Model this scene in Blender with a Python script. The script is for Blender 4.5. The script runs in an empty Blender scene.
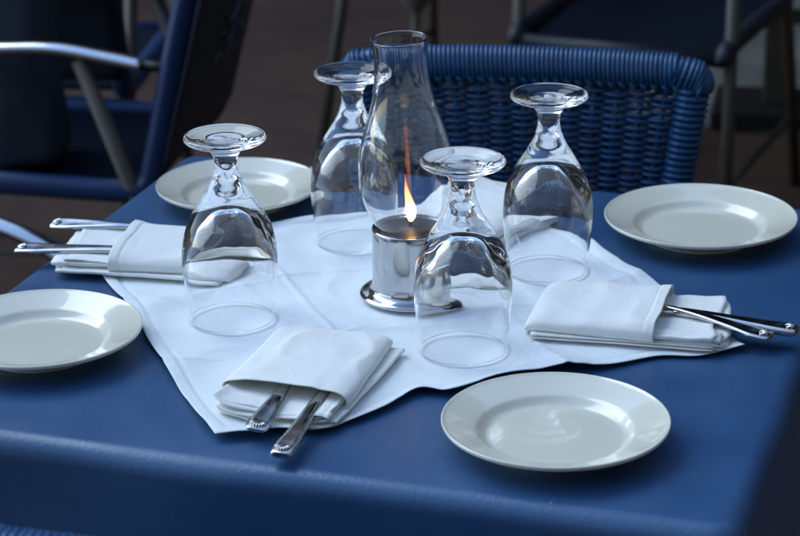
import bpy, bmesh, math, random
from math import sin, cos, pi, radians, sqrt
from mathutils import Vector, Matrix, noise

S = bpy.context.scene
C = S.collection
random.seed(7)
T = 0.75                                   # height of the covered table top

# ------------------------------------------------------------------ camera
cam = bpy.data.cameras.new('camera')
cam.sensor_width = 36.0
cam.lens = 2188.999 / 800.0 * 36.0
cam.clip_start = 0.05
cam.clip_end = 500.0
camo = bpy.data.objects.new('camera', cam)
C.objects.link(camo)
pit, rol = radians(20.80367), radians(-0.74918)
F = Vector((0, cos(pit), -sin(pit)))
U0 = Vector((0, sin(pit), cos(pit)))
R0 = Vector((1, 0, 0))
Rv = R0 * cos(rol) + U0 * sin(rol)
Uv = -R0 * sin(rol) + U0 * cos(rol)
m = Matrix((Rv, Uv, -F)).transposed().to_4x4()
m.translation = Vector((0, 0, T + 0.76398))
camo.matrix_world = m
cam.dof.use_dof = True
cam.dof.focus_distance = 1.93
cam.dof.aperture_fstop = 8.5
cam.dof.aperture_blades = 7
S.camera = camo

# ------------------------------------------------------------------ sky, sun, exposure
SUN_EL, SUN_AZ = 46.0, 305.0               # azimuth clockwise from +Y (from the left, beyond the table)
W = bpy.data.worlds.new('World')
S.world = W
W.use_nodes = True
wn = W.node_tree.nodes
wl = W.node_tree.links
bg = wn['Background']
sky = wn.new('ShaderNodeTexSky')
sky.sky_type = 'NISHITA'
sky.sun_disc = False
sky.sun_elevation = radians(SUN_EL)
sky.sun_rotation = radians(SUN_AZ)
sky.air_density = 1.0
sky.dust_density = 0.2
sky.ozone_density = 1.0
wl.new(sky.outputs[0], bg.inputs[0])
bg.inputs[1].default_value = 0.15
sun = bpy.data.lights.new('sun', 'SUN')
sun.energy = 0.75
sun.angle = radians(45)
sun.color = (0.84, 0.95, 1.0)          # open shade: the brightest part of a soft sky
suno = bpy.data.objects.new('sun', sun)
C.objects.link(suno)
sd = Vector((sin(radians(SUN_AZ)) * cos(radians(SUN_EL)), cos(radians(SUN_AZ)) * cos(radians(SUN_EL)), sin(radians(SUN_EL))))
suno.rotation_euler = sd.to_track_quat('Z', 'Y').to_euler()
suno.location = (-2, 3, 6)
S.view_settings.view_transform = 'Standard'
S.view_settings.look = 'None'
S.view_settings.exposure = 1.15
S.view_settings.gamma = 1.0
S.view_settings.use_curve_mapping = False
S.render.engine = 'CYCLES'
cy = S.cycles
cy.use_denoising = True
cy.max_bounces = 40
cy.transmission_bounces = 40
cy.glossy_bounces = 32
cy.diffuse_bounces = 4
cy.transparent_max_bounces = 16
cy.caustics_refractive = True
cy.caustics_reflective = True
cy.blur_glossy = 0.05
cy.sample_clamp_indirect = 25.0

# ------------------------------------------------------------------ materials
def mat(name, col, rough=0.5, metal=0.0, spec=0.5, trans=0.0, ior=1.45, var=0.0, vscale=8.0,
        bump=0.0, bscale=200.0, bdetail=3.0, coat=0.0, sheen=0.0, rvar=0.0, col2=None, bdist=0.001, bump2=0.0, b2scale=60.0):
    M = bpy.data.materials.new(name)
    M.use_nodes = True
    nt = M.node_tree
    b = nt.nodes['Principled BSDF']
    b.inputs['Base Color'].default_value = (*col, 1)
    b.inputs['Roughness'].default_value = rough
    b.inputs['Metallic'].default_value = metal
    b.inputs['Specular IOR Level'].default_value = spec
    b.inputs['Transmission Weight'].default_value = trans
    b.inputs['IOR'].default_value = ior
    b.inputs['Coat Weight'].default_value = coat
    b.inputs['Coat Roughness'].default_value = 0.04
    b.inputs['Sheen Weight'].default_value = sheen
    tc = nt.nodes.new('ShaderNodeTexCoord')
    if var > 0:
        n = nt.nodes.new('ShaderNodeTexNoise')
        n.inputs['Scale'].default_value = vscale
        n.inputs['Detail'].default_value = 5
        nt.links.new(tc.outputs['Object'], n.inputs['Vector'])
        r = nt.nodes.new('ShaderNodeMapRange')
        r.inputs['From Min'].default_value = 0.3
        r.inputs['From Max'].default_value = 0.7
        nt.links.new(n.outputs['Fac'], r.inputs['Value'])
        mx = nt.nodes.new('ShaderNodeMix')
        mx.data_type = 'RGBA'
        c2 = col2 if col2 else tuple(c * (1 - var) for c in col)
        mx.inputs['A'].default_value = (*col, 1)
        mx.inputs['B'].default_value = (*c2, 1)
        nt.links.new(r.outputs['Result'], mx.inputs['Factor'])
        nt.links.new(mx.outputs['Result'], b.inputs['Base Color'])
    if rvar > 0:
        n2 = nt.nodes.new('ShaderNodeTexNoise')
        n2.inputs['Scale'].default_value = vscale * 2.3
        n2.inputs['Detail'].default_value = 6
        nt.links.new(tc.outputs['Object'], n2.inputs['Vector'])
        r2 = nt.nodes.new('ShaderNodeMapRange')
        r2.inputs['From Min'].default_value = 0.3
        r2.inputs['From Max'].default_value = 0.7
        r2.inputs['To Min'].default_value = max(0.0, rough - rvar)
        r2.inputs['To Max'].default_value = rough + rvar
        nt.links.new(n2.outputs['Fac'], r2.inputs['Value'])
        nt.links.new(r2.outputs['Result'], b.inputs['Roughness'])
    if bump > 0:
        n3 = nt.nodes.new('ShaderNodeTexNoise')
        n3.inputs['Scale'].default_value = bscale
        n3.inputs['Detail'].default_value = bdetail
        nt.links.new(tc.outputs['Object'], n3.inputs['Vector'])
        bp = nt.nodes.new('ShaderNodeBump')
        bp.inputs['Strength'].default_value = bump
        bp.inputs['Distance'].default_value = bdist
        nt.links.new(n3.outputs['Fac'], bp.inputs['Height'])
        if bump2 > 0:
            n4 = nt.nodes.new('ShaderNodeTexNoise')
            n4.inputs['Scale'].default_value = b2scale
            n4.inputs['Detail'].default_value = 4
            n4.inputs['Distortion'].default_value = 0.8
            nt.links.new(tc.outputs['Object'], n4.inputs['Vector'])
            bp2 = nt.nodes.new('ShaderNodeBump')
            bp2.inputs['Strength'].default_value = bump2
            bp2.inputs['Distance'].default_value = 0.003
            nt.links.new(n4.outputs['Fac'], bp2.inputs['Height'])
            nt.links.new(bp2.outputs['Normal'], bp.inputs['Normal'])
        nt.links.new(bp.outputs['Normal'], b.inputs['Normal'])
    return M

M_vinyl = mat('blue_vinyl', (0.025, 0.083, 0.195), 0.36, var=0.22, vscale=5, rvar=0.08, bump=0.22, bscale=260, spec=1.0)
def lint(M):
    nt = M.node_tree
    b = nt.nodes['Principled BSDF']
    src = b.inputs['Base Color'].links[0].from_socket
    tc = nt.nodes.new('ShaderNodeTexCoord')
    vo = nt.nodes.new('ShaderNodeTexVoronoi')
    vo.inputs['Scale'].default_value = 34
    nt.links.new(tc.outputs['Object'], vo.inputs['Vector'])
    lt = nt.nodes.new('ShaderNodeMath')
    lt.operation = 'LESS_THAN'
    lt.inputs[1].default_value = 0.055
    nt.links.new(vo.outputs['Distance'], lt.inputs[0])
    sp = nt.nodes.new('ShaderNodeSeparateColor')
    nt.links.new(vo.outputs['Color'], sp.inputs[0])
    gt = nt.nodes.new('ShaderNodeMath')
    gt.operation = 'GREATER_THAN'
    gt.inputs[1].default_value = 0.72
    nt.links.new(sp.outputs[0], gt.inputs[0])
    ml = nt.nodes.new('ShaderNodeMath')
    ml.operation = 'MULTIPLY'
    nt.links.new(lt.outputs[0], ml.inputs[0])
    nt.links.new(gt.outputs[0], ml.inputs[1])
    m2 = nt.nodes.new('ShaderNodeMath')
    m2.operation = 'MULTIPLY'
    m2.inputs[1].default_value = 0.30
    nt.links.new(ml.outputs[0], m2.inputs[0])
    mx = nt.nodes.new('ShaderNodeMix')
    mx.data_type = 'RGBA'
    mx.inputs['B'].default_value = (0.35, 0.40, 0.45, 1)
    nt.links.new(src, mx.inputs['A'])
    nt.links.new(m2.outputs[0], mx.inputs['Factor'])
    nt.links.new(mx.outputs['Result'], b.inputs['Base Color'])
lint(M_vinyl)
M_vinyl.node_tree.nodes['Principled BSDF'].inputs['Specular Tint'].default_value = (0.72, 0.88, 1.0, 1)
M_cloth = mat('white_linen', (0.79, 0.83, 0.83), 0.9, bump=0.3, bscale=900, bump2=0.30, b2scale=70, sheen=0.15, var=0.03, vscale=12)
M_napkin = mat('napkin_cotton', (0.86, 0.865, 0.81), 0.9, bump=0.3, bscale=700, bump2=0.35, b2scale=55, sheen=0.15, var=0.04, vscale=20)
M_china = mat('white_china', (0.77, 0.745, 0.60), 0.22, coat=1.0, spec=0.5, var=0.03, vscale=15)
M_steel = mat('stainless_steel', (0.62, 0.61, 0.59), 0.17, metal=1.0, rvar=0.07, vscale=40, bump=0.03, bscale=300)
M_can = mat('polished_tin', (0.58, 0.58, 0.57), 0.13, metal=1.0, rvar=0.06, vscale=30)
M_alu = mat('polished_aluminium', (0.75, 0.76, 0.77), 0.22, metal=1.0)
M_glass = mat('clear_glass', (1.0, 1.0, 1.0), 0.0, trans=1.0, ior=1.46)
M_wax = mat('dark_lamp_cap', (0.030, 0.022, 0.020), 0.45, var=0.4, vscale=60)
M_wick = mat('burnt_wick', (0.01, 0.008, 0.007), 0.9)
M_wicker = mat('blue_wicker', (0.019, 0.090, 0.215), 0.33, var=0.35, vscale=35, spec=0.5)
M_bluetube = mat('blue_powder_coat', (0.013, 0.042, 0.125), 0.38, var=0.15)
M_sling = mat('dark_mesh_sling', (0.021, 0.030, 0.046), 0.55, spec=0.5, bump=0.6, bscale=500)
M_navy = mat('navy_seat_fabric', (0.005, 0.009, 0.018), 0.95, spec=0.10, bump=0.5, bscale=300)
M_emblem = mat('emblem_thread', (0.075, 0.088, 0.115), 0.7)
M_taupe = mat('taupe_painted_metal', (0.075, 0.062, 0.046), 0.5, var=0.2)
M_bag = mat('dark_blue_canvas', (0.030, 0.046, 0.062), 0.85, var=0.35, vscale=10, bump=0.5, bscale=150, bdist=0.004)
M_wood = mat('table_wood', (0.10, 0.06, 0.035), 0.5, var=0.3)
M_black = mat('black_metal', (0.010, 0.010, 0.011), 0.5)
M_pale = mat('pale_grey_metal', (0.16, 0.16, 0.15), 0.5)

def brickmat(name, c1, c2, mortar, scale, rough=0.85):
    M = bpy.data.materials.new(name)
    M.use_nodes = True
    nt = M.node_tree
    b = nt.nodes['Principled BSDF']
    tc = nt.nodes.new('ShaderNodeTexCoord')
    mp = nt.nodes.new('ShaderNodeMapping')
    mp.inputs['Rotation'].default_value = (0, 0, radians(24))
    br = nt.nodes.new('ShaderNodeTexBrick')
    br.inputs['Color1'].default_value = (*c1, 1)
    br.inputs['Color2'].default_value = (*c2, 1)
    br.inputs['Mortar'].default_value = (*mortar, 1)
    br.inputs['Scale'].default_value = scale
    br.inputs['Mortar Size'].default_value = 0.012
    n = nt.nodes.new('ShaderNodeTexNoise')
    n.inputs['Scale'].default_value = 3.0
    n.inputs['Detail'].default_value = 6
    mx = nt.nodes.new('ShaderNodeMix')
    mx.data_type = 'RGBA'
    mx.blend_type = 'MULTIPLY'
    mx.inputs['Factor'].default_value = 0.7
    nt.links.new(tc.outputs['Object'], mp.inputs['Vector'])
    nt.links.new(mp.outputs['Vector'], br.inputs['Vector'])
    nt.links.new(tc.outputs['Object'], n.inputs['Vector'])
    nt.links.new(br.outputs['Color'], mx.inputs['A'])
    nt.links.new(n.outputs['Fac'], mx.inputs['B'])
    nt.links.new(mx.outputs['Result'], b.inputs['Base Color'])
    bp = nt.nodes.new('ShaderNodeBump')
    bp.inputs['Strength'].default_value = 0.5
    bp.inputs['Distance'].default_value = 0.006
    nt.links.new(br.outputs['Fac'], bp.inputs['Height'])
    bp.invert = True
    nt.links.new(bp.outputs['Normal'], b.inputs['Normal'])
    b.inputs['Roughness'].default_value = rough
    return M

M_brick = brickmat('brown_brick_paving', (0.105, 0.046, 0.026), (0.070, 0.034, 0.020), (0.042, 0.029, 0.020), 4.5)
M_street = mat('grey_asphalt', (0.21, 0.215, 0.20), 0.9, var=0.5, vscale=5, bump=0.6, bscale=60, bdist=0.006)

def flamemat():
    M = bpy.data.materials.new('flame')
    M.use_nodes = True
    nt = M.node_tree
    nt.nodes.clear()
    out = nt.nodes.new('ShaderNodeOutputMaterial')
    em = nt.nodes.new('ShaderNodeEmission')
    tr = nt.nodes.new('ShaderNodeBsdfTransparent')
    mix = nt.nodes.new('ShaderNodeMixShader')
    tc = nt.nodes.new('ShaderNodeTexCoord')
    sx = nt.nodes.new('ShaderNodeSeparateXYZ')
    nt.links.new(tc.outputs['Object'], sx.inputs[0])
    mr = nt.nodes.new('ShaderNodeMapRange')
    mr.inputs['From Min'].default_value = 0.0
    mr.inputs['From Max'].default_value = 0.047
    nt.links.new(sx.outputs['Z'], mr.inputs['Value'])
    cr = nt.nodes.new('ShaderNodeValToRGB')
    e = cr.color_ramp.elements
    e[0].position = 0.0
    e[0].color = (1.0, 0.52, 0.18, 1)
    e[1].position = 1.0
    e[1].color = (1.0, 0.16, 0.03, 1)
    for p, c in ((0.22, (1.0, 0.66, 0.28, 1)), (0.42, (1.0, 0.40, 0.09, 1))):
        k = e.new(p)
        k.color = c
    st = nt.nodes.new('ShaderNodeMapRange')
    st.inputs['From Min'].default_value = 0.0
    st.inputs['From Max'].default_value = 1.0
    st.inputs['To Min'].default_value = 6.5
    st.inputs['To Max'].default_value = 0.8
    nt.links.new(mr.outputs['Result'], cr.inputs[0])
    nt.links.new(mr.outputs['Result'], st.inputs['Value'])
    nt.links.new(cr.outputs[0], em.inputs[0])
    nt.links.new(st.outputs['Result'], em.inputs[1])
    fr = nt.nodes.new('ShaderNodeMapRange')
    fr.inputs['To Min'].default_value = 0.70
    fr.inputs['To Max'].default_value = 0.16
    nt.links.new(mr.outputs['Result'], fr.inputs['Value'])
    nt.links.new(fr.outputs['Result'], mix.inputs[0])
    nt.links.new(tr.outputs[0], mix.inputs[1])
    nt.links.new(em.outputs[0], mix.inputs[2])
    nt.links.new(mix.outputs[0], out.inputs[0])
    return M
M_flame = flamemat()

# ------------------------------------------------------------------ helpers
def mesh(name, v, f, material, parent=None, smooth=True, loc=None, rot=None):
    me = bpy.data.meshes.new(name)
    me.from_pydata([tuple(p) for p in v], [], f)
    me.update()
    bm = bmesh.new()
    bm.from_mesh(me)
    bmesh.ops.recalc_face_normals(bm, faces=bm.faces)
    bm.to_mesh(me)
    bm.free()
    if smooth:
        for p in me.polygons:
            p.use_smooth = True
    me.materials.append(material)
    o = bpy.data.objects.new(name, me)
    C.objects.link(o)
    if parent:
        o.parent = parent
    if loc:
        o.location = loc
    if rot:
        o.rotation_euler = rot
    return o

def tag(o, label=None, cat=None, group=None, kind=None):
    if label: o['label'] = label
    if cat: o['category'] = cat
    if group: o['group'] = group
    if kind: o['kind'] = kind
    return o

def empty(name, loc=(0, 0, 0), rz=0.0):
    o = bpy.data.objects.new(name, None)
    o.empty_display_size = 0.05
    C.objects.link(o)
    o.location = loc
    o.rotation_euler = (0, 0, rz)
    return o

def copy_tree(o, parent=None):
    c = o.copy()
    C.objects.link(c)
    c.parent = parent
    for ch in list(o.children):
        copy_tree(ch, c)
    return c

def lathe(prof, n=64, closed=False):
    """prof: list of (r, z); r == 0 allowed at either end."""
    v, f, rings = [], [], []
    for r, z in prof:
        if r < 1e-7:
            rings.append([len(v)])
            v.append((0, 0, z))
        else:
            rings.append(list(range(len(v), len(v) + n)))
            v += [(r * cos(2 * pi * k / n), r * sin(2 * pi * k / n), z) for k in range(n)]
    pairs = list(zip(rings, rings[1:]))
    if closed:
        pairs.append((rings[-1], rings[0]))
    for a, b in pairs:
        for k in range(n):
            k2 = (k + 1) % n
            if len(a) == 1 and len(b) == 1:
                continue
            if len(a) == 1:
                f.append((a[0], b[k], b[k2]))
            elif len(b) == 1:
                f.append((a[k], b[0], a[k2]))
            else:
                f.append((a[k], b[k], b[k2], a[k2]))
    return v, f

def smooth_prof(pts, sub=6):
    """Catmull-Rom through (r, z) points."""
    out = []
    n = len(pts)
    for i in range(n - 1):
        p0, p1, p2, p3 = pts[max(i - 1, 0)], pts[i], pts[i + 1], pts[min(i + 2, n - 1)]
        for k in range(sub):
            t = k / sub
            out.append(tuple(0.5 * ((2 * b) + (c - a) * t + (2 * a - 5 * b + 4 * c - d) * t * t + (3 * b - a - 3 * c + d) * t ** 3)
                             for a, b, c, d in zip(p0, p1, p2, p3)))
    out.append(tuple(pts[-1]))
    return out

def tube(path, rad, sides=10, caps=True, flat=1.0):
    """path of Vectors, rad a number or a list; flat squashes the second axis."""
    P = [Vector(p) for p in path]
    n = len(P)
    rr = rad if isinstance(rad, (list, tuple)) else [rad] * n
    v, f = [], []
    up = Vector((0, 0, 1))
    t0 = (P[1] - P[0]).normalized()
    if abs(t0.dot(up)) > 0.95:
        up = Vector((0, 1, 0))
    nrm = (up - t0 * up.dot(t0)).normalized()
    for i in range(n):
        t = (P[min(i + 1, n - 1)] - P[max(i - 1, 0)]).normalized()
        nrm = (nrm - t * nrm.dot(t)).normalized()
        bn = t.cross(nrm)
        for k in range(sides):
            a = 2 * pi * k / sides
            v.append(P[i] + (nrm * cos(a) * flat + bn * sin(a)) * rr[i])
        if i:
            b0, b1 = (i - 1) * sides, i * sides
            for k in range(sides):
                k2 = (k + 1) % sides
                f.append((b0 + k, b0 + k2, b1 + k2, b1 + k))
    if caps:
        f.append(tuple(range(sides)))
        f.append(tuple(range((n - 1) * sides, n * sides)))
    return v, f

def join(parts):
    v, f = [], []
    for a, b in parts:
        o = len(v)
        v += list(a)
        f += [tuple(i + o for i in q) for q in b]
    return v, f

def box(x0, x1, y0, y1, z0, z1):
    v = [(x, y, z) for z in (z0, z1) for y in (y0, y1) for x in (x0, x1)]
    f = [(0, 2, 3, 1), (4, 5, 7, 6), (0, 1, 5, 4), (2, 6, 7, 3), (0, 4, 6, 2), (1, 3, 7, 5)]
    return v, f

def bevel(o, w, seg=3):
    b = o.modifiers.new('bevel', 'BEVEL')
    b.width = w
    b.segments = seg
    b.limit_method = 'ANGLE'
    return o

def solid(o, t, off=0.0):
    s = o.modifiers.new('thickness', 'SOLIDIFY')
    s.thickness = t
    s.offset = off
    return o

def curve_pts(pts, sub=8):
    return [Vector(p) for p in smooth_prof([tuple(p) for p in pts], sub)]

# ------------------------------------------------------------------ ground
gv, gf = box(-30, 30, -30, 30, -0.2, 0.0)
tag(mesh('brick_paving', gv, gf, M_brick, smooth=False), kind='structure')

# grey street beyond the paving, edge running diagonally, with a low dark kerb
ed = Vector((0.93, -0.36, 0)).normalized()
en = Vector((0.36, 0.93, 0)).normalized()
p0 = Vector((0.75, 4.86, 0))
a = p0 - ed * 0.25
b = p0 + ed * 20
sv = [a + Vector((0, 0, .004)), b + Vector((0, 0, .004)), b + en * 12 + Vector((0, 0, .004)), a + en * 12 + Vector((0, 0, .004))]
tag(mesh('asphalt_street', sv, [(0, 1, 2, 3)], M_street, smooth=False), kind='structure')

# ------------------------------------------------------------------ unseen house fronts and canvas, added to shade the scene and darken reflections
M_canvas = mat('dark_blocker_canvas', (0.03, 0.03, 0.032), 0.9, var=0.3)
M_stucco = mat('ochre_stucco', (0.22, 0.16, 0.10), 0.9, var=0.25, vscale=2)
M_redbrick = brickmat('old_brick_wall', (0.16, 0.075, 0.05), (0.12, 0.06, 0.04), (0.12, 0.11, 0.10), 4.0)
M_frame = mat('window_frame_paint', (0.45, 0.43, 0.38), 0.5)
M_pane = mat('window_pane', (0.02, 0.025, 0.03), 0.05)

def facade(name, label, loc, rz, wid, hei, wallmat, cols, rows, z0, ww, wh):
    """wall in local x-z, facing local -y"""
    root = empty(name, loc, rz)
    v, f = box(-wid / 2, wid / 2, 0, .4, 0, hei)
    mesh('wall', v, f, wallmat, root, smooth=False)
    fm = pm = None
    for r_ in range(rows):
        for c_ in range(cols):
            x = -wid / 2 + wid * (c_ + .5) / cols
            z = z0 + r_ * (hei - z0) / rows
            if fm is None:
                parts = [box(-ww / 2, ww / 2, -.06, .0, 0, .09), box(-ww / 2, ww / 2, -.06, .0, wh - .09, wh),
                         box(-ww / 2, -ww / 2 + .09, -.06, 0, .09, wh - .09), box(ww / 2 - .09, ww / 2, -.06, 0, .09, wh - .09),
                         box(-.03, .03, -.05, 0, .09, wh - .09)]
                v, f = join(parts)
                w = mesh('window', v, f, M_frame, root, smooth=False)
                v, f = box(-ww / 2 + .09, ww / 2 - .09, -.025, -.01, .09, wh - .09)
                p = mesh('pane', v, f, M_pane, w, smooth=False)
                fm, pm = w.data, p.data
            else:
                w = bpy.data.objects.new('window', fm)
                C.objects.link(w)
                w.parent = root
                p = bpy.data.objects.new('pane', pm)
                C.objects.link(p)
                p.parent = w
            w.location = (x, 0, z)
    return tag(root, label, 'added building')
facade('added_brick_front', 'added unseen brick front behind the dark awning, beyond the picture', (0, 9.5, 0), 0, 22, 7.0, M_redbrick, 6, 2, 1.0, 1.5, 1.9)
facade('added_side_front', 'added unseen ochre front beside the terrace at right, beyond the picture', (3.6, 1.0, 0), radians(-90), 16, 5.0, M_stucco, 5, 2, .9, 1.1, 1.6)
facade('added_opposite_front', 'added unseen ochre front across from the terrace, behind the viewer', (0, -3.6, 0), radians(180), 20, 6.5, M_stucco, 6, 2, 1.0, 1.2, 1.8)
aw = empty('blocker', (0, 0, 0))  # canvas sheet out of view, added to keep sky light off the rear chairs
v, f = [], []
for i in range(41):
    x = -0.1 + 3.3 * i / 40
    for j in range(9):
        t = j / 8
        v.append((x, 3.45 + 5.8 * t, 2.45 + .75 * t - .05 * sin(pi * t) + .02 * sin(i * 2.1)))
f = [(i * 9 + j, i * 9 + j + 1, i * 9 + j + 10, i * 9 + j + 9) for i in range(40) for j in range(8)]
solid(mesh('blocker_sheet', v, f, M_canvas, aw), .004)
for x in (1.9, 3.2):
    v, f = tube([(x, 3.5, 0), (x, 3.5, 2.43)], .03, 10)
    mesh('post', v, f, M_black, aw)
tag(aw, 'added unseen canvas awning over the rear chairs, above the picture', 'blocker')

# ------------------------------------------------------------------ the table
TH = -0.3152
e1 = Vector((cos(TH), sin(TH), 0))
e2 = Vector((-sin(TH), cos(TH), 0))
u0, u1, v0, v1 = -0.977, -0.209, 1.447, 2.207
tc_ = e1 * ((u0 + u1) / 2) + e2 * ((v0 + v1) / 2)
HX, HY = (u1 - u0) / 2, (v1 - v0) / 2

table = empty('dining_table', (tc_.x, tc_.y, 0), TH)
tag(table, 'square cafe table standing under the blue vinyl cover', 'table')
v, f = box(-HX + .02, HX - .02, -HY + .02, HY - .02, T - .034, T - .004)
bevel(mesh('tabletop', v, f, M_wood, table, smooth=False), .008)
for sx in (-1, 1):
    for sy in (-1, 1):
        v, f = tube([(sx * (HX - .07), sy * (HY - .07), 0), (sx * (HX - .075), sy * (HY - .075), T - .034)], [.018, .024], 12)
        mesh('leg', v, f, M_black, table)

def tablecloth():
    N, cr, rb, drop = 320, 0.026, 0.019, 0.29
    # rounded square, unit offset `o` outward from the outer silhouette
    def ring(off):
        r = cr + off if off > -cr else 0.0005
        ax, ay = HX - cr, HY - cr
        if off <= -cr:
            ax, ay = HX + off, HY + off
        pts = []
        per = N // 4
        nc = 10
        for q in range(4):
            cx = ax * (1, -1, -1, 1)[q]
            cy_ = ay * (1, 1, -1, -1)[q]
            a0 = q * pi / 2
            for k in range(nc):
                t = a0 + (pi / 2) * k / (nc - 1)
                pts.append((cx + r * cos(t), cy_ + r * sin(t)))
            nx = ax * (1, -1, -1, 1)[(q + 1) % 4]
            ny = ay * (1, 1, -1, -1)[(q + 1) % 4]
            t = a0 + pi / 2
            s = Vector((cx + r * cos(t), cy_ + r * sin(t)))
            e = Vector((nx + r * cos(t), ny + r * sin(t)))
            for k in range(1, per - nc + 1):
                w = k / (per - nc + 1)
                p = s.lerp(e, w)
                pts.append((p.x, p.y))
        return pts
    v, f, rings = [], [], []
    def add(off, z, fn=None):
        pts = ring(off)
        ids = []
        for i, (x, y) in enumerate(pts):
            dx, dy, dz = fn(i / len(pts), x, y) if fn else (0, 0, 0)
            ids.append(len(v))
            v.append((x + dx, y + dy, z + dz))
        rings.append(ids)
    def wob(s, x, y):
        return (0, 0, 0.0012 * noise.noise((x * 6, y * 6, 1.3)))
    for off in (-.30, -.2, -.12, -.07, -.045, -rb):
        add(off, T, None)
    for k in range(1, 11):
        t = (pi / 2) * k / 10
        def fn(s, x, y, t=t):
            n = noise.noise((x * 7, y * 7, 4.0)) * .0035 * sin(t)
            l = sqrt(x * x + y * y)
            return (x / l * n, y / l * n, -abs(n) * .35)
        add(-rb + rb * sin(t), T - rb + rb * cos(t), fn)
    for k in range(1, 10):
        d = k / 9
        def fn(s, x, y, d=d):
            n = noise.noise((x * 7, y * 7, 4.0)) * .0035 + d * .014 * noise.noise((x * 5, y * 5, 7.7))
            l = sqrt(x * x + y * y)
            return (x / l * n, y / l * n, 0)
        add(.022 * d, T - rb - (drop - rb) * d, fn)
    c = len(v)
    v.append((0, 0, T))
    n = len(rings[0])
    for k in range(n):
        f.append((c, rings[0][k], rings[0][(k + 1) % n]))
    for a, b in zip(rings, rings[1:]):
        for k in range(n):
            f.append((a[k], b[k], b[(k + 1) % n], a[(k + 1) % n]))
    o = mesh('tablecloth', v, f, M_vinyl, loc=(tc_.x, tc_.y, 0), rot=(0, 0, TH))
    solid(o, .0016, -1)
    return o
tag(tablecloth(), 'blue vinyl cover with rounded edges fitted over the square table', 'tablecloth')

# ------------------------------------------------------------------ white cloth laid on the table
def polyline(pts, n):
    P = curve_pts(pts, 10)
    L = [0]
    for a, b in zip(P, P[1:]):
        L.append(L[-1] + (b - a).length)
    out = []
    j = 0
    for i in range(n + 1):
        s = L[-1] * i / n
        while j < len(L) - 2 and L[j + 1] < s:
            j += 1
        t = (s - L[j]) / max(L[j + 1] - L[j], 1e-9)
        out.append(P[j].lerp(P[j + 1], min(max(t, 0), 1)))
    return out

REST = [(.0553, 1.795, .050), (.143, 1.99, .050), (-.1555, 1.875, .050), (-.045, 2.08, .050), (.0105, 1.925, .056),
        (-.083, 1.724, .085), (.213, 1.85, .085), (-.248, 2.036, .085), (.083, 2.142, .085), (.1239, 1.607, .05)]
def white_cloth():
    N = 200
    P1, P2, P3, P4 = (-.152, 1.617, 0), (.305, 1.789, 0), (.133, 2.245, 0), (-.305, 2.085, 0)
    bot = polyline([P1, (-.105, 1.624, 0), (-.051, 1.640, 0), (-.015, 1.670, 0), (.014, 1.704, 0), (.044, 1.700, 0), (.094, 1.732, 0), (.165, 1.748, 0), (.225, 1.775, 0), (.262, 1.775, 0), P2], N)
    rgt = polyline([P2, (.268, 1.90, 0), (.205, 2.035, 0), (.168, 2.14, 0), P3], N)
    top = polyline([P4, (-.17, 2.125, 0), (-.03, 2.165, 0), P3], N)
    lft = polyline([P1, (-.187, 1.705, 0), (-.232, 1.835, 0), (-.258, 1.915, 0), (-.292, 2.0, 0), P4], N)
    v, f = [], []
    for j in range(N + 1):
        t = j / N
        for i in range(N + 1):
            s = i / N
            p = bot[i] * (1 - t) + top[i] * t + lft[j] * (1 - s) + rgt[j] * s
            p -= (Vector(P1) * (1 - s) * (1 - t) + Vector(P2) * s * (1 - t) + Vector(P4) * (1 - s) * t + Vector(P3) * s * t)
            ed_ = min(s, 1 - s, t, 1 - t)
            mk = 1.0                          # lies flat under whatever stands on it
            for ox, oy, orr in REST:
                dd = sqrt((p.x - ox) ** 2 + (p.y - oy) ** 2)
                mk = min(mk, min(1, max(0, (dd - orr) / .035)))
            mk = .18 + .82 * mk * mk * (3 - 2 * mk)
            z = .0014 + mk * (.0020 * (.7 + noise.noise((p.x * 34 + p.y * 8, p.y * 26, 3))) + .0040 * (noise.noise((p.x * 9, p.y * 14, 9)) + .55))
            z += mk * .0016 * (1 - abs(noise.noise((p.x * 11 + p.y * 7, p.y * 9 - p.x * 5, 33))) * 5) * (1 if abs(noise.noise((p.x * 11 + p.y * 7, p.y * 9 - p.x * 5, 33))) < .2 else 0)
            # pressed fold creases
            for c in (1 / 3, 2 / 3):
                z += .0016 * math.exp(-((s - c) / .006) ** 2) * mk + .0013 * math.exp(-((t - c) / .006) ** 2) * mk
            # hem: a doubled strip along the edge
            if ed_ < .024:
                z += .0012
            z -= .0011 * math.exp(-((ed_ - .027) / .004) ** 2)
            # ripples where the front edge lifts
            lift = max(0, 1 - t / .10)
            z += lift ** 2 * .012 * max(0, noise.noise((p.x * 18, p.y * 4, 21)))
            v.append((p.x, p.y, T + max(z, .0008)))
    for j in range(N):
        for i in range(N):
            a = j * (N + 1) + i
            f.append((a, a + 1, a + N + 2, a + N + 1))
    o = mesh('overlay_cloth', v, f, M_cloth)
    solid(o, .0007, 1)
    return o
tag(white_cloth(), 'white square cloth laid crosswise in the middle of the blue table', 'cloth')
ZC = T + .0055                              # resting height on the cloth

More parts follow.
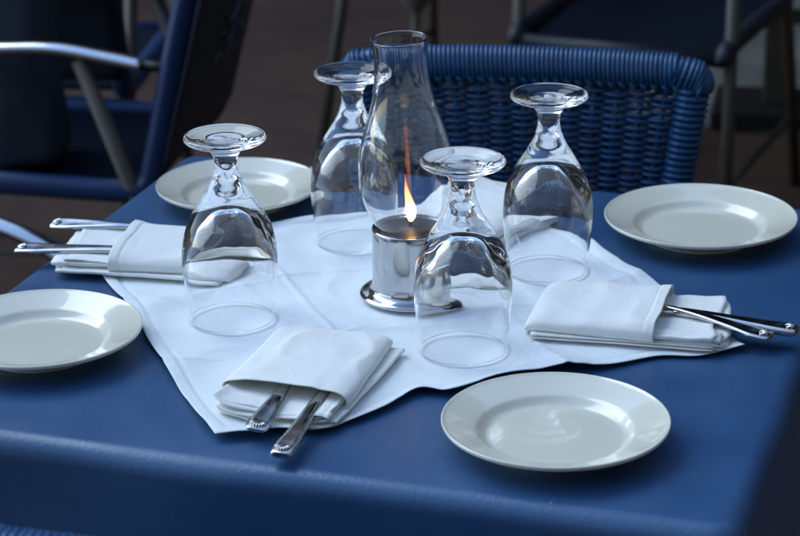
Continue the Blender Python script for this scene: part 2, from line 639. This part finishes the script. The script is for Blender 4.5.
# ------------------------------------------------------------------ plates
def plate_profile(R):
    k = R / .0925
    up = [(0, .0065), (.030, .0064), (.052, .0064), (.0575, .0075), (.0615, .0105), (.0645, .0130), (.070, .0150), (.080, .0182), (.0885, .0210), (.0915, .0224), (.0925, .0216)]
    dn = [(.0922, .0200), (.0905, .0182), (.080, .0138), (.070, .0095), (.062, .0060), (.0560, .0030), (.0545, .0003), (.0535, 0), (.0520, .0004), (.0505, .0026), (.030, .0030), (0, .0030)]
    return [(r * k, z * (0.7 + .3 * k)) for r, z in smooth_prof(up, 4)[:-1] + smooth_prof(dn, 4)]
def plate(x, y, R, label, z=T + .0003):
    v, f = lathe(plate_profile(R), 96)
    o = mesh('plate', v, f, M_china, loc=(x, y, z))
    return tag(o, label, 'plate', 'white side plates on the table')
plate(.1239, 1.6071, .0928, 'white plate at the front right, in front of the central glass')
plate(.3055, 2.094, .0975, 'white plate at the back right beside the blue wicker chair')
plate(-.1712, 2.2152, .0880, 'white plate behind the left wine glass at the far table corner')
plate(-.3241, 1.8161, .0925, 'white plate cut off by the left edge of the photo')

# ------------------------------------------------------------------ upside-down wine glasses
GH = .177
def glass_mesh():
    outer = [(.0392, .0000), (.0402, .012), (.0420, .030), (.0434, .050), (.0434, .064), (.0418, .078), (.0380, .091), (.0318, .103), (.0240, .116), (.0172, .127), (.0125, .138), (.0104, .148), (.0112, .156), (.0160, .1635), (.0250, .1680), (.0335, .1705), (.0365, .1722), (.0371, .1742), (.0362, .1760), (.0335, .1766), (.0250, .1755), (.0150, .1742), (.0070, .1738), (0, .1738)]
    inner = [(0, .1055), (.006, .1050), (.0122, .1022), (.0195, .0965), (.0272, .0885), (.0338, .0790), (.0384, .0680), (.0406, .0580), (.0413, .0490), (.0404, .030), (.0389, .012), (.0380, .0012), (.0381, .0004), (.0385, 0)]
    prof = smooth_prof(inner, 5) + smooth_prof(outer, 5)
    v, f = lathe(prof, 96)
    out = []
    for x, y, z in v:                       # pressed glass is never quite regular inside the thick part
        g = math.exp(-((z - .098) / .016) ** 2)
        k = 1 + .018 * g * noise.noise((x * 90, y * 90, z * 60))
        out.append((x * k, y * k, z + .0009 * g * noise.noise((x * 70, y * 70, 8))))
    return out, f
GM = None
def wine_glass(x, y, label, rz=0.0, z=ZC):
    global GM
    if GM is None:
        v, f = glass_mesh()
        o = mesh('wine_glass', v, f, M_glass)
        GM = o.data
    else:
        o = bpy.data.objects.new('wine_glass', GM)
        C.objects.link(o)
    o.location = (x, y, z)
    o.rotation_euler = (0, 0, rz)
    o.scale = (1 + .006 * sin(rz * 5), 1 + .006 * cos(rz * 3), 1 + .005 * sin(rz * 2))
    return tag(o, label, 'wine glass', 'upturned wine glasses around the oil lamp')
wine_glass(.0553, 1.7950, 'upturned wine glass nearest the camera, in front of the oil lamp')
wine_glass(.1430, 1.9900, 'upturned wine glass in front of the blue wicker chair back', 1)
wine_glass(-.1555, 1.8750, 'leftmost upturned wine glass, standing before the folded napkin', 2)
wine_glass(-.0450, 2.080, 'upturned wine glass partly behind the tall lamp chimney', 3)

# ------------------------------------------------------------------ oil lamp and its chimney
LX, LY = .0105, 1.925
lamp = empty('oil_lamp', (LX, LY, ZC))
tag(lamp, 'shiny metal oil lamp with dark cap and burning wick', 'oil lamp')
prof = [(0, .0005), (.044, .0005), (.0476, .0010), (.0490, .0026), (.0486, .0042), (.0455, .0054), (.0410, .0062), (.0384, .0078), (.0372, .0110), (.0367, .018), (.0365, .030), (.0364, .045), (.0363, .0600), (.0366, .0668), (.0362, .0684), (.0352, .0686), (.0349, .0676), (.0348, .0640), (.0, .0640)]
v, f = lathe(prof, 96)
mesh('can', v, f, M_can, lamp)
v, f = lathe([(0, .0642), (.0346, .0642), (.0346, .0655), (.032, .0662), (.012, .0668), (.006, .0680), (.005, .0690), (0, .0690)], 64)
mesh('cap', v, f, M_wax, lamp)
v, f = tube([(0, 0, .068), (0, 0, .073), (.0006, 0, .0765)], [.0019, .0019, .0014], 8)
mesh('wick', v, f, M_wick, lamp)
fp = []
rad = []
for i in range(25):
    t = i / 24
    fp.append(Vector((-.0052 * t ** 1.6 + .0008 * sin(t * 7), 0, .047 * t)))
    rad.append(max(.00022, .0062 * (sin(pi * min(1, t * 1.55 + .12)) ** 0.9 if t < .5 else 0) if t < .42 else .0042 * ((1 - t) / .58) ** 1.5 + .0003))
rad[0] = .0012
# smooth the radius profile
for _ in range(3):
    rad = [rad[0]] + [(rad[i - 1] + 2 * rad[i] + rad[i + 1]) / 4 for i in range(1, 24)] + [rad[24]]
v, f = tube(fp, [q * .82 for q in rad], 14)
mesh('flame', v, f, M_flame, lamp, loc=(0, 0, .0735))

def chimney():
    outer = [(.0318, 0), (.0328, .003), (.0375, .014), (.0425, .028), (.0452, .042), (.0452, .056), (.0440, .068), (.0412, .082), (.0368, .097), (.0322, .111), (.0282, .126), (.0255, .141), (.0242, .155), (.0239, .166), (.0247, .175), (.0255, .1788)]
    th = .0013
    o = smooth_prof(outer, 5)
    inn = [(r - th, z) for r, z in reversed(o)]
    lip = [(.0262, .1798), (.0260, .1811), (.0250, .1812), (.0241, .1800)]
    return lathe(o + lip + inn, 80, closed=True)
v, f = chimney()
ch = mesh('lamp_chimney', v, f, M_glass, loc=(LX - .0005, LY, ZC + .0692), rot=(radians(.5), radians(-2.6), 0))
tag(ch, 'tall clear glass chimney leaning slightly on the oil lamp', 'lamp chimney')

# ------------------------------------------------------------------ napkins
def ply_path(levels, hw, gap, puff, n=16):
    """folded cross-section in (y, z): alternating plies joined by rounded folds"""
    pts = []
    d = 1
    for k in range(levels):
        z = gap * (k + .5)
        w = hw - .0015 * ((k * 7) % 3)
        for i in range(n):
            t = -1 + 2 * i / (n - 1)
            y = d * t * w
            pts.append((y, z))
        if k < levels - 1:
            for i in range(1, 6):
                a = -pi / 2 + pi * i / 6
                pts.append((d * (w + gap * .55 * cos(a)), z + gap / 2 + gap / 2 * sin(a)))
        d = -d
    return [(y, z * (1 + puff * (abs(y) / hw) ** 5)) for y, z in pts]

def napkin(name, x, y, rz, seed, label, L=.182, Wd=.110, flap=.118, skew=0.0, lift=.005, side=1, mat_=None):
    root = empty(name, (x, y, ZC + .0002), rz)
    tag(root, label, 'napkin', 'folded white napkins holding cutlery')
    mt = mat_ or M_napkin
    rs = random.Random(seed)
    hw = Wd / 2
    # --- folded body
    path = ply_path(5, hw - .004, .0023, .45)
    nx = 44
    v, f = [], []
    m_ = len(path)
    for i in range(nx + 1):
        s = i / nx
        for j, (yy, zz) in enumerate(path):
            lev = j / m_
            end = L / 2 - .006 * (1 + sin(lev * 17 + seed)) - .003 * (lev) + skew * yy + .006 * noise.noise((yy * 22, lev * 9, seed)) - .010 * (abs(yy) / hw) ** 8
            xx = -L / 2 + .006 + (end + L / 2 - .006) * s
            b = s ** 3
            z2 = zz * (.82 + .42 * b + .14 * noise.noise((xx * 30, yy * 25, seed)) + .8 * b * noise.noise((yy * 16, lev * 7, seed + 2)))
            y2 = yy * (1 - .03 * (1 - s)) + .0014 * noise.noise((xx * 25, zz * 90, seed + 5))
            z2 += .0007 * noise.noise((xx * 60, yy * 60, seed + lev * 6)) * (1 + b)
            v.append((xx, y2, max(z2, .0006)))
    for i in range(nx):
        for j in range(m_ - 1):
            a = i * m_ + j
            f.append((a, a + 1, a + m_ + 1, a + m_))
    v = [(a, b, c * .70) for a, b, c in v]
    o = mesh('folded_body', v, f, mt, root)
    solid(o, .0012)
    # --- a looser ply lying underneath, turned a little
    path = ply_path(2, hw - .002, .0022, .2)
    ca_, sa_ = cos(.055 * side), sin(.055 * side)
    v, f = [], []
    m_ = len(path)
    for i in range(31):
        xx = -L / 2 + .004 + (L * .90) * i / 30
        for j, (yy, zz) in enumerate(path):
            y2 = yy + side * -.0055 + .0012 * noise.noise((xx * 24, zz * 50, seed + 9))
            z2 = zz * (.5 + .5 * (abs(yy) / hw) ** 2) + .0012 * max(0, noise.noise((xx * 22, yy * 22, seed + 4)))
            v.append((xx * ca_ - y2 * sa_, xx * sa_ + y2 * ca_, max(z2, .0005)))
    for i in range(30):
        for j in range(m_ - 1):
            a = i * m_ + j
            f.append((a, a + 1, a + m_ + 1, a + m_))
    solid(mesh('under_ply', v, f, mt, root), .0009)
    # --- rolled edge along one side
    rp, rr = [], []
    for i in range(20):
        s = i / 19
        xx = -L / 2 + .02 + (L - .026) * s
        rp.append((xx, side * -(hw - .015) + .002 * noise.noise((xx * 20, 0, seed)), .0100 + .0010 * s))
        rr.append(.0070 + .0015 * s)
    v, f = [], []
    for i, (p, r) in enumerate(zip(rp, rr)):
        for k in range(30):                              # spiral section
            a = 2 * pi * k / 29 * 1.85 + 2.2
            r2 = r * (1 - .30 * k / 29)
            v.append((p[0] + .0006 * sin(k), p[1] + 1.35 * r2 * cos(a) * side, max(p[2] + .55 * r2 * sin(a), .004)))
    for i in range(19):
        for k in range(29):
            a = i * 30 + k
            f.append((a, a + 1, a + 31, a + 30))
    v = [(a, b, c * .72) for a, b, c in v]
    o = mesh('rolled_edge', v, f, mt, root)
    solid(o, .0009)
    # --- outer flap wrapped round the packet
    ns, na = 84, 110
    v, f = [], []
    for i in range(ns + 1):
        s = i / ns
        x0 = -L / 2 + flap * s
        op = s ** 2.2
        cl = min(1, s / .16)
        hh = (.0052 + .0068 * sqrt(max(0, 1 - (1 - cl) ** 2))) + lift * .35 * op
        ww = (hw + .0015) * (.93 + .07 * s) * (.955 + .045 * sqrt(max(0, 1 - (1 - cl) ** 2)))
        for k in range(na):
            a = 2 * pi * k / na
            ca, sa = cos(a), sin(a)
            yy = ww * math.copysign(abs(ca) ** .42, ca)
            zz = hh * math.copysign(abs(sa) ** .75, sa)
            top = max(0, sa)
            # hem line on the open edge
            hem = (.0013 if x0 > -L / 2 + flap - .009 else (-.0010 if x0 > -L / 2 + flap - .0105 else 0)) * top
            wav = .0020 * noise.noise((x0 * 30, yy * 28, seed + 11)) + .0014 * noise.noise((x0 * 9, yy * 60, seed + 3))
            wav += top * op * lift * (.5 + .5 * noise.noise((yy * 30, 1, seed)))
            rg = noise.noise((x0 * 13 + yy * 9, yy * 17 - x0 * 6, seed + 19))
            wav += .0035 * max(0, .16 - abs(rg)) / .16 * top * .6
            xx = x0 + skew * yy * s + top * op * .004 * noise.noise((yy * 24, 5, seed)) - (1 - s) * .006 * (yy / hw) ** 2 * -1 * 0
            v.append((xx, yy + .001 * noise.noise((x0 * 20, zz * 80, seed)), max(hh + zz + (wav + hem if sa > -.2 else 0), .0007)))
    for i in range(ns):
        for k in range(na):
            a, b = i * na + k, i * na + (k + 1) % na
            f.append((a, b, b + na, a + na))
    f.append(tuple(range(na)))
    v = [(a, b, c * .70) for a, b, c in v]
    o = mesh('outer_flap', v, f, mt, root)
    solid(o, .0009)
    return root

napkin('napkin', -.083, 1.724, radians(-107.4), 3, 'folded white napkin at the front with two cutlery handles towards the camera', skew=.05, side=-1, flap=.142, lift=.002)
napkin('napkin', .213, 1.850, radians(-16), 11, 'folded white napkin at the right, in front of the back right plate', side=1)
napkin('napkin', -.248, 2.036, radians(171), 23, 'folded white napkin at the left table edge behind the leftmost glass', side=-1)
napkin('napkin', .083, 2.142, radians(60), 37, 'folded white napkin at the back, half hidden behind two glasses', side=1)

# ------------------------------------------------------------------ cutlery
def loft(stations, n=20):
    """stations: (x, half width, half thickness, z centre, groove) along x; super-elliptic section"""
    v, f = [], []
    for x, w, t, zc, g in stations:
        for k in range(n):
            a = 2 * pi * k / n
            ca, sa = cos(a), sin(a)
            yy = w * math.copysign(abs(ca) ** .6, ca)
            zz = t * math.copysign(abs(sa) ** .8, sa)
            if sa > 0:
                zz -= g * max(0, 1 - (yy / (w * .72 + 1e-9)) ** 2) * t
            v.append((x, yy, zc + zz))
    m_ = len(stations)
    for i in range(m_ - 1):
        for k in range(n):
            k2 = (k + 1) % n
            f.append((i * n + k, i * n + k2, (i + 1) * n + k2, (i + 1) * n + k))
    f.append(tuple(range(n)))
    f.append(tuple(range((m_ - 1) * n, m_ * n)))
    return v, f

def shell_relief(x0, z0, w):
    parts = []
    for k in range(7):
        a = radians(-54 + 18 * k)
        p0_ = Vector((x0 + .0105, 0, z0 + .0003))
        p1_ = p0_ + Vector((-cos(a) * .0090, sin(a) * .0078 * w / .0095, .0004))
        parts.append(tube([p0_, p0_.lerp(p1_, .6) + Vector((0, 0, .0005)), p1_], [.0003, .0009, .0011], 6))
    return join(parts)

def knife(tip, end, ztip, label, zend=None, roll=0.0):
    """tip: free end of the handle; end: a point where it enters the napkin"""
    d = Vector((end[0] - tip[0], end[1] - tip[1], 0))
    ang = math.atan2(d.y, d.x)
    root = empty('table_knife', (tip[0], tip[1], ztip), ang)
    root.rotation_euler = (roll, -math.atan2((zend if zend else ztip) - ztip, d.length), ang)
    tag(root, label, 'knife')
    st = smooth_prof([(0, .0068, .0022, 0, .0), (.0012, .0085, .0034, 0, .1), (.006, .0096, .0042, 0, .25), (.018, .0098, .0043, 0, .30), (.032, .0084, .0041, 0, .2), (.050, .0075, .0040, 0, .1), (.075, .0066, .0040, 0, 0), (.095, .0060, .0038, 0, 0), (.108, .0056, .0034, 0, 0), (.114, .0050, .0020, 0, 0)], 4)
    v, f = loft(st)
    h = mesh('handle', v, f, M_steel, root)
    v, f = shell_relief(.001, .0036, .0095)
    mesh('shell_ornament', v, f, M_steel, h)
    st = smooth_prof([(.112, .0045, .0014, 0, 0), (.120, .0075, .0010, 0, 0), (.145, .0085, .0008, 0, 0), (.162, .0085, .0007, 0, 0), (.176, .0050, .0005, 0, 0), (.181, .0010, .0003, 0, 0)], 3)
    v, f = loft(st)
    mesh('blade', v, f, M_steel, root)
    return root

def fork(tip, end, ztip, label, zend=None, roll=0.0):
    d = Vector((end[0] - tip[0], end[1] - tip[1], 0))
    ang = math.atan2(d.y, d.x)
    root = empty('table_fork', (tip[0], tip[1], ztip), ang)
    root.rotation_euler = (roll, -math.atan2((zend if zend else ztip) - ztip, d.length), ang)
    tag(root, label, 'fork')
    st = smooth_prof([(0, .0060, .0012, 0, 0), (.0015, .0085, .0019, 0, .1), (.008, .0103, .0022, 0.0003, .2), (.018, .0105, .0022, .0006, .35), (.032, .0086, .0022, .0012, .35), (.048, .0070, .0023, .0016, .2), (.070, .0052, .0024, .0018, 0), (.095, .0034, .0022, .0012, 0), (.115, .0040, .0018, 0, 0), (.130, .0100, .0012, -.0010, 0), (.142, .0115, .0011, -.0016, 0)], 4)
    v, f = loft(st)
    h = mesh('handle', v, f, M_steel, root)
    v, f = shell_relief(.001, .0020, .0102)
    mesh('shell_ornament', v, f, M_steel, h)
    for k in range(4):
        yy = -.0093 + .0062 * k
        v, f = tube([(.140, yy, -.0016), (.152, yy, -.0018), (.166, yy * .97, -.0008), (.174, yy * .95, .0004)], [.0019, .0017, .0013, .0006], 6, flat=.6)
        mesh('tine', v, f, M_steel, root)
    return root

zk = T + .0180
fork((-.119, 1.611), (-.086, 1.730), T + .0130, 'silver fork whose shell-tipped handle sticks out of the front napkin', zk, .1)
knife((-.097, 1.568), (-.056, 1.705), T + .0105, 'silver knife whose handle juts furthest over the blue cover in front', zk)
knife((.352, 1.796), (.245, 1.847), T + .0165, 'silver knife, longer of the handles leaving the right napkin', T + .0180)
fork((.327, 1.787), (.255, 1.840), T + .0150, 'silver fork, shorter of the handles leaving the right napkin', T + .0185)
knife((-.381, 2.041), (-.292, 2.031), T + .0150, 'silver knife, thin and nearer of the handles leaving the left napkin', T + .0165, radians(8)).scale = (1, 1, .6)
fork((-.355, 2.105), (-.276, 2.092), T + .0180, 'silver fork, farther of the handles leaving the left napkin', T + .0170, radians(12))

# ------------------------------------------------------------------ blue wicker chairs
def wrap(path, rad, pitch, sr, seg=14, sides=5):
    """a strand wound round a path"""
    P = [Vector(p) for p in path]
    L = [0]
    for a, b in zip(P, P[1:]):
        L.append(L[-1] + (b - a).length)
    turns = L[-1] / pitch
    n = int(turns * seg)
    pts = []
    j = 0
    for i in range(n + 1):
        s = L[-1] * i / n
        while j < len(L) - 2 and L[j + 1] < s:
            j += 1
        w = (s - L[j]) / (L[j + 1] - L[j])
        p = P[j].lerp(P[j + 1], w)
        t = (P[min(j + 2, len(P) - 1)] - P[max(j - 1, 0)]).normalized()
        up = Vector((0, 1, 0))
        nn = (up - t * up.dot(t)).normalized()
        bb = t.cross(nn)
        a = 2 * pi * i / seg
        rj = rad + sr * (.75 + .25 * noise.noise((i / seg * 2.1, 3, 1)))
        pts.append(p + nn * cos(a) * rj + bb * sin(a) * rj)
    return tube(pts, sr, sides)

def wicker_chair():
    root = empty('wicker_chair')
    zt = .845
    hw = .186
    rail = [Vector((x, -.012 * (1 - (x / hw) ** 2), zt + .001 * (1 - (x / hw) ** 2))) for x in [(-1 + 2 * i / 28) * hw for i in range(29)]]
    v, f = tube(rail, .0162, 12)
    tr = mesh('top_rail', v, f, M_wicker, root)
    core = rail[1:-1]
    v, f = wrap(core, .0160, .0054, .0031)
    tag(mesh('rail_wrap', v, f, M_wicker, tr), kind='stuff')
    # diagonally bound rail ends
    for s in (-1, 1):
        pts = [Vector((s * (hw - .016), -.003, zt - .0015)), Vector((s * (hw + .000), 0, zt - .003)), Vector((s * (hw + .011), .001, zt - .008)), Vector((s * (hw + .012), .003, zt - .024))]
        pts = curve_pts(pts, 5)
        v, f = tube(pts, [.0175] * (len(pts) - 3) + [.0165, .015, .012], 12)
        e = mesh('rail_end', v, f, M_wicker, root)
        ring = []
        for k in range(7):
            c0 = pts[1 + k * 2]
            rr = []
            for q in range(17):
                a = 2 * pi * q / 16
                off = .008 * sin(a)
                rr.append(c0 + Vector((s * off * .8, .0185 * cos(a), .0185 * sin(a) * .9)))
            ring.append(tube(rr, .0028, 5, caps=False))
        v, f = join(ring)
        tag(mesh('end_binding', v, f, M_wicker, e), kind='stuff')
    # side posts
    def post(s, t):                        # t: 0 at rail, 1 at seat
        return Vector((s * (hw + .006 - .055 * t), .004 + .055 * t - .012 * sin(pi * t), zt - .02 - .39 * t))
    for s in (-1, 1):
        pts = [post(s, i / 16) for i in range(17)]
        v, f = tube(pts, .0135, 10)
        po = mesh('back_post', v, f, M_wicker, root)
        v, f = wrap(pts, .0135, .0076, .0036, 12)
        tag(mesh('post_wrap', v, f, M_wicker, po), kind='stuff')
    # upright stakes and woven strands
    NS = 14
    def surf(sx, t):
        a = post(1, t)
        w = a.x - .004
        bow = .011 * (1 - sx * sx) * (1 - .5 * t)
        return Vector((sx * w, a.y - bow, a.z + .004 * (1 - sx * sx) * (1 - t)))
    parts = []
    for k in range(1, NS):
        sx = -1 + 2 * k / NS
        parts.append(tube([surf(sx, i / 10) for i in range(11)], .0042, 6))
    v, f = join(parts)
    tag(mesh('upright_stakes', v, f, M_wicker, root), kind='stuff')
    rows = 92
    parts = []
    rs = random.Random(4)
    for r in range(rows):
        t = .02 + .95 * r / (rows - 1)
        ph = r % 2
        pts = []
        jz = rs.uniform(-.0009, .0009)
        M = NS * 6
        for i in range(M + 1):
            q = i / 6
            sx = -1 + 2 * q / NS
            p = surf(sx, t)
            am = .0060 * cos(pi * (q + ph)) * (1 if 0 < i < M else .4)
            pts.append(p + Vector((0, am, jz + .0005 * sin(q * 2.3 + r))))
        parts.append(tube(pts, .0031 * rs.uniform(.88, 1.10), 5, flat=.85))
    v, f = join(parts)
    tag(mesh('woven_panel', v, f, M_wicker, root), kind='stuff')
    # twisted border under the rail
    parts = []
    for ph in (0, pi):
        pts = []
        for i in range(241):
            sx = -1 + 2 * i / 240
            p = surf(sx * .985, 0.0) + Vector((0, 0, .002))
            a = i / 240 * 2 * pi * 15 + ph
            pts.append(p + Vector((0, .0085 * cos(a), .0045 * sin(a))))
        parts.append(tube(pts, .0036, 6))
    v, f = join(parts)
    tag(mesh('twisted_border', v, f, M_wicker, root), kind='stuff')
    # seat and legs
    v, f = box(-.19, .19, .045, .44, .405, .44)
    bevel(mesh('seat', v, f, M_wicker, root, smooth=False), .015)
    for s in (-1, 1):
        v, f = tube([(s * .155, .055, .44), (s * .17, .0, 0)], [.016, .012], 10)
        mesh('leg', v, f, M_wicker, root)
        v, f = tube([(s * .18, .42, .41), (s * .185, .425, 0)], [.016, .012], 10)
        mesh('leg', v, f, M_wicker, root)
    return root
wc = wicker_chair()
wc.location = (.1445, 2.409, -.004)
wc.rotation_euler = (0, 0, radians(171))
tag(wc, 'blue wicker chair pushed in behind the table, its woven back in view', 'chair', 'blue wicker chairs at the table')
w2 = copy_tree(wc)
w2.location = (-.265, 1.2605, 0)
w2.rotation_euler = (0, 0, TH + radians(1))
tag(w2, 'blue wicker chair of which only the wrapped rail shows at bottom left', 'chair', 'blue wicker chairs at the table')

# ------------------------------------------------------------------ metal armchairs with sling seats
def sling_chair():
    root = empty('armchair')
    hw = .205
    for s in (-1, 1):
        x = s * hw
        v, f = tube(curve_pts([(x, .47, .425), (x, .44, .445), (x, .25, .445), (x, .03, .440), (x, -.005, .455), (x, -.02, .50), (x, -.075, .73), (x, -.125, .90)], 6), .0185, 12)
        mesh('side_frame', v, f, M_bluetube, root)
        # arm: flattened polished bar, bowed
        v, f = tube(curve_pts([(x, -.005, .640), (x, .05, .650), (x, .14, .662), (x, .26, .655), (x, .36, .632), (x, .42, .595), (x, .43, .55)], 6), .017, 14, flat=.55)
        a = mesh('armrest', v, f, M_alu, root)
        v, f = tube([(x, -.06, .635), (x, .00, .640)], .008, 8)
        mesh('bracket', v, f, M_black, a)
        v, f = tube([(x * 1.02, .09, .645), (x * 1.04, -.14, 0)], .0125, 10)
        mesh('rear_leg', v, f, M_taupe, root)
        v, f = tube([(x * 1.02, .43, .56), (x * 1.04, .45, 0)], .0125, 10)
        mesh('front_leg', v, f, M_taupe, root)
        v, f = tube([(x * 1.03, -.08, .17), (x * 1.03, .44, .17)], .008, 8)
        mesh('side_stretcher', v, f, M_taupe, root)
    v, f = tube([(-hw, .465, .430), (hw, .465, .430)], .0155, 10)
    mesh('front_rail', v, f, M_bluetube, root)
    v, f = tube([(-hw, -.125, .90), (hw, -.125, .90)], .0155, 10)
    mesh('top_rail', v, f, M_bluetube, root)
    # seat sling (sags) and back sling
    def sheet(fn, n=16):
        v = [fn(i / n, j / n) for j in range(n + 1) for i in range(n + 1)]
        f = [(j * (n + 1) + i, j * (n + 1) + i + 1, (j + 1) * (n + 1) + i + 1, (j + 1) * (n + 1) + i) for j in range(n) for i in range(n)]
        return v, f
    v, f = sheet(lambda s, t: ((-1 + 2 * s) * (hw - .01), .01 + .45 * t, .442 - .012 * sin(pi * s) * sin(pi * t) - (.012 * t ** 4)))
    solid(mesh('seat', v, f, M_navy, root), .006)
    def bk(s, t):
        y = -.012 - .113 * t - .018 * sin(pi * s) * sin(pi * t)
        return ((-1 + 2 * s) * (hw + .012), y - .019, .47 + .425 * t)
    v, f = sheet(bk)
    bo = solid(mesh('backrest', v, f, M_sling, root), .006)
    parts = []
    for k in range(3):
        pts = []
        for i in range(30):
            q = i / 29
            s = .30 + .40 * q
            t = .33 + .085 * k + .030 * sin(q * 2 * pi * 2 + k) 
            p = Vector(bk(s, t)) + Vector((0, -.0040, 0))
            pts.append(p)
        parts.append(tube(pts, [.002 + .003 * abs(sin(i * .45)) for i in range(30)], 6, flat=.6))
    v, f = join(parts)
    mesh('wavy_emblem', v, f, M_emblem, bo)
    return root
sc = sling_chair()
fx = 171.0                                   # faces left
fwd = Vector((-.985, .17, 0))
def place_sling(o, fwd, anchor_local, anchor_world):
    fwd = Vector(fwd).normalized()
    a = math.atan2(-fwd.x, fwd.y)
    R = Matrix.Rotation(a, 3, 'Z')
    off = R @ Vector(anchor_local)
    o.location = (anchor_world[0] - off.x, anchor_world[1] - off.y, 0)
    o.rotation_euler = (0, 0, a)
place_sling(sc, (-.985, .17, 0), (-.205, 0, 0), (-.388, 3.17, 0))
G = 'metal armchairs around the terrace'
tag(sc, 'blue framed armchair at left with dark sling back and polished arm', 'chair', G)
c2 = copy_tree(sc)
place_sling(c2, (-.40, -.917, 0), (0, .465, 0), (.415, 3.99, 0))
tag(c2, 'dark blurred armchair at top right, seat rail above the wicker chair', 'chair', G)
M_shadedframe = mat('shaded_navy_frame', (0.008, 0.012, 0.022), 0.5)
for o in c2.children:                      # deep shade on this chair is put into its frame colour
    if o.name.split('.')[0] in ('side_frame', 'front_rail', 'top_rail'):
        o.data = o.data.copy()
        o.data.materials[0] = M_shadedframe
c3 = copy_tree(sc)
place_sling(c3, (.45, .89, 0), (-.213, -.14, 0), (-.177, 4.637, 0))
tag(c3, 'blurred chair in the middle background, only its slim legs showing', 'chair', G)
c4 = copy_tree(sc)
place_sling(c4, (e1.x, e1.y, 0), (-.205, .42, 0), (-.385, 2.425, 0))
tag(c4, 'chair at the left table edge, only its polished arm showing', 'chair', G)

c5 = copy_tree(sc)
place_sling(c5, (.12, .99, 0), (.215, -.02, 0), (-.475, 3.70, 0))
tag(c5, 'dark armchair seen from behind, just beyond the left armchair', 'chair', G)

# ------------------------------------------------------------------ bag on the left armchair
def bag():
    root = empty('bag', (-.600, 3.335, .436), radians(8))
    v, f = [], []
    nz, na = 26, 40
    for i in range(nz + 1):
        t = i / nz
        w = .075 * (1 - .12 * t) * (min(1, t / .08) ** .4 if t < .08 else 1)
        d = .10 * (1 - .30 * t) * (min(1, t / .08) ** .4 if t < .08 else 1)
        for k in range(na):
            a = 2 * pi * k / na
            n = 1 + .10 * noise.noise((cos(a) * 2, sin(a) * 2, t * 3)) + .05 * noise.noise((cos(a) * 5, sin(a) * 5, t * 2))
            v.append((math.copysign(abs(cos(a)) ** .7, cos(a)) * w * n, math.copysign(abs(sin(a)) ** .7, sin(a)) * d * n, .34 * t))
    for i in range(nz):
        for k in range(na):
            a, b = i * na + k, i * na + (k + 1) % na
            f.append((a, b, b + na, a + na))
    f.append(tuple(range(na)))
    f.append(tuple(range(nz * na, (nz + 1) * na)))
    mesh('body', v, f, M_bag, root)
    for s in (-1, 1):
        v, f = tube(curve_pts([(-.035, s * .06, .31), (-.03, s * .045, .42), (.03, s * .045, .42), (.035, s * .06, .31)], 8), .006, 8)
        mesh('handle', v, f, M_bag, root)
    tag(root, 'dark blue cloth bag standing on the seat of the left armchair', 'bag')
bag()

# ------------------------------------------------------------------ far trestle table and standing ashtray
tt = empty('trestle_table', (.90, 4.93, 0), radians(-12))
for k in (0, 1):
    v, f = box(-.045 + k * .095, .005 + k * .085, -.025, .025, .05, .70)
    bevel(mesh('upright', v, f, M_taupe, tt, smooth=False), .004)
v, f = box(-.16, .55, -.11, .11, .004, .05)
bevel(mesh('foot', v, f, M_black, tt, smooth=False), .008)
v, f = box(-.13, .60, -.018, .018, .235, .265)
bevel(mesh('stretcher', v, f, M_taupe, tt, smooth=False), .004)
v, f = box(-.35, .75, -.35, .35, .70, .73)
bevel(mesh('tabletop', v, f, M_wood, tt, smooth=False), .006)
tag(tt, 'dark trestle table far behind the back right plate, base only in view', 'table')

v, f = lathe(smooth_prof([(0, 0), (.10, 0), (.10, .008), (.03, .014), (.012, .03), (.010, .12), (.010, .22), (.016, .245), (.034, .27), (.050, .31), (.052, .33), (.048, .33), (.03, .285), (0, .275)], 4), 40)
o = mesh('standing_ashtray', v, f, M_pale, loc=(.045, 5.05, 0))
tag(o, 'pale flared bowl on a slim stem far behind the chimney', 'ashtray')
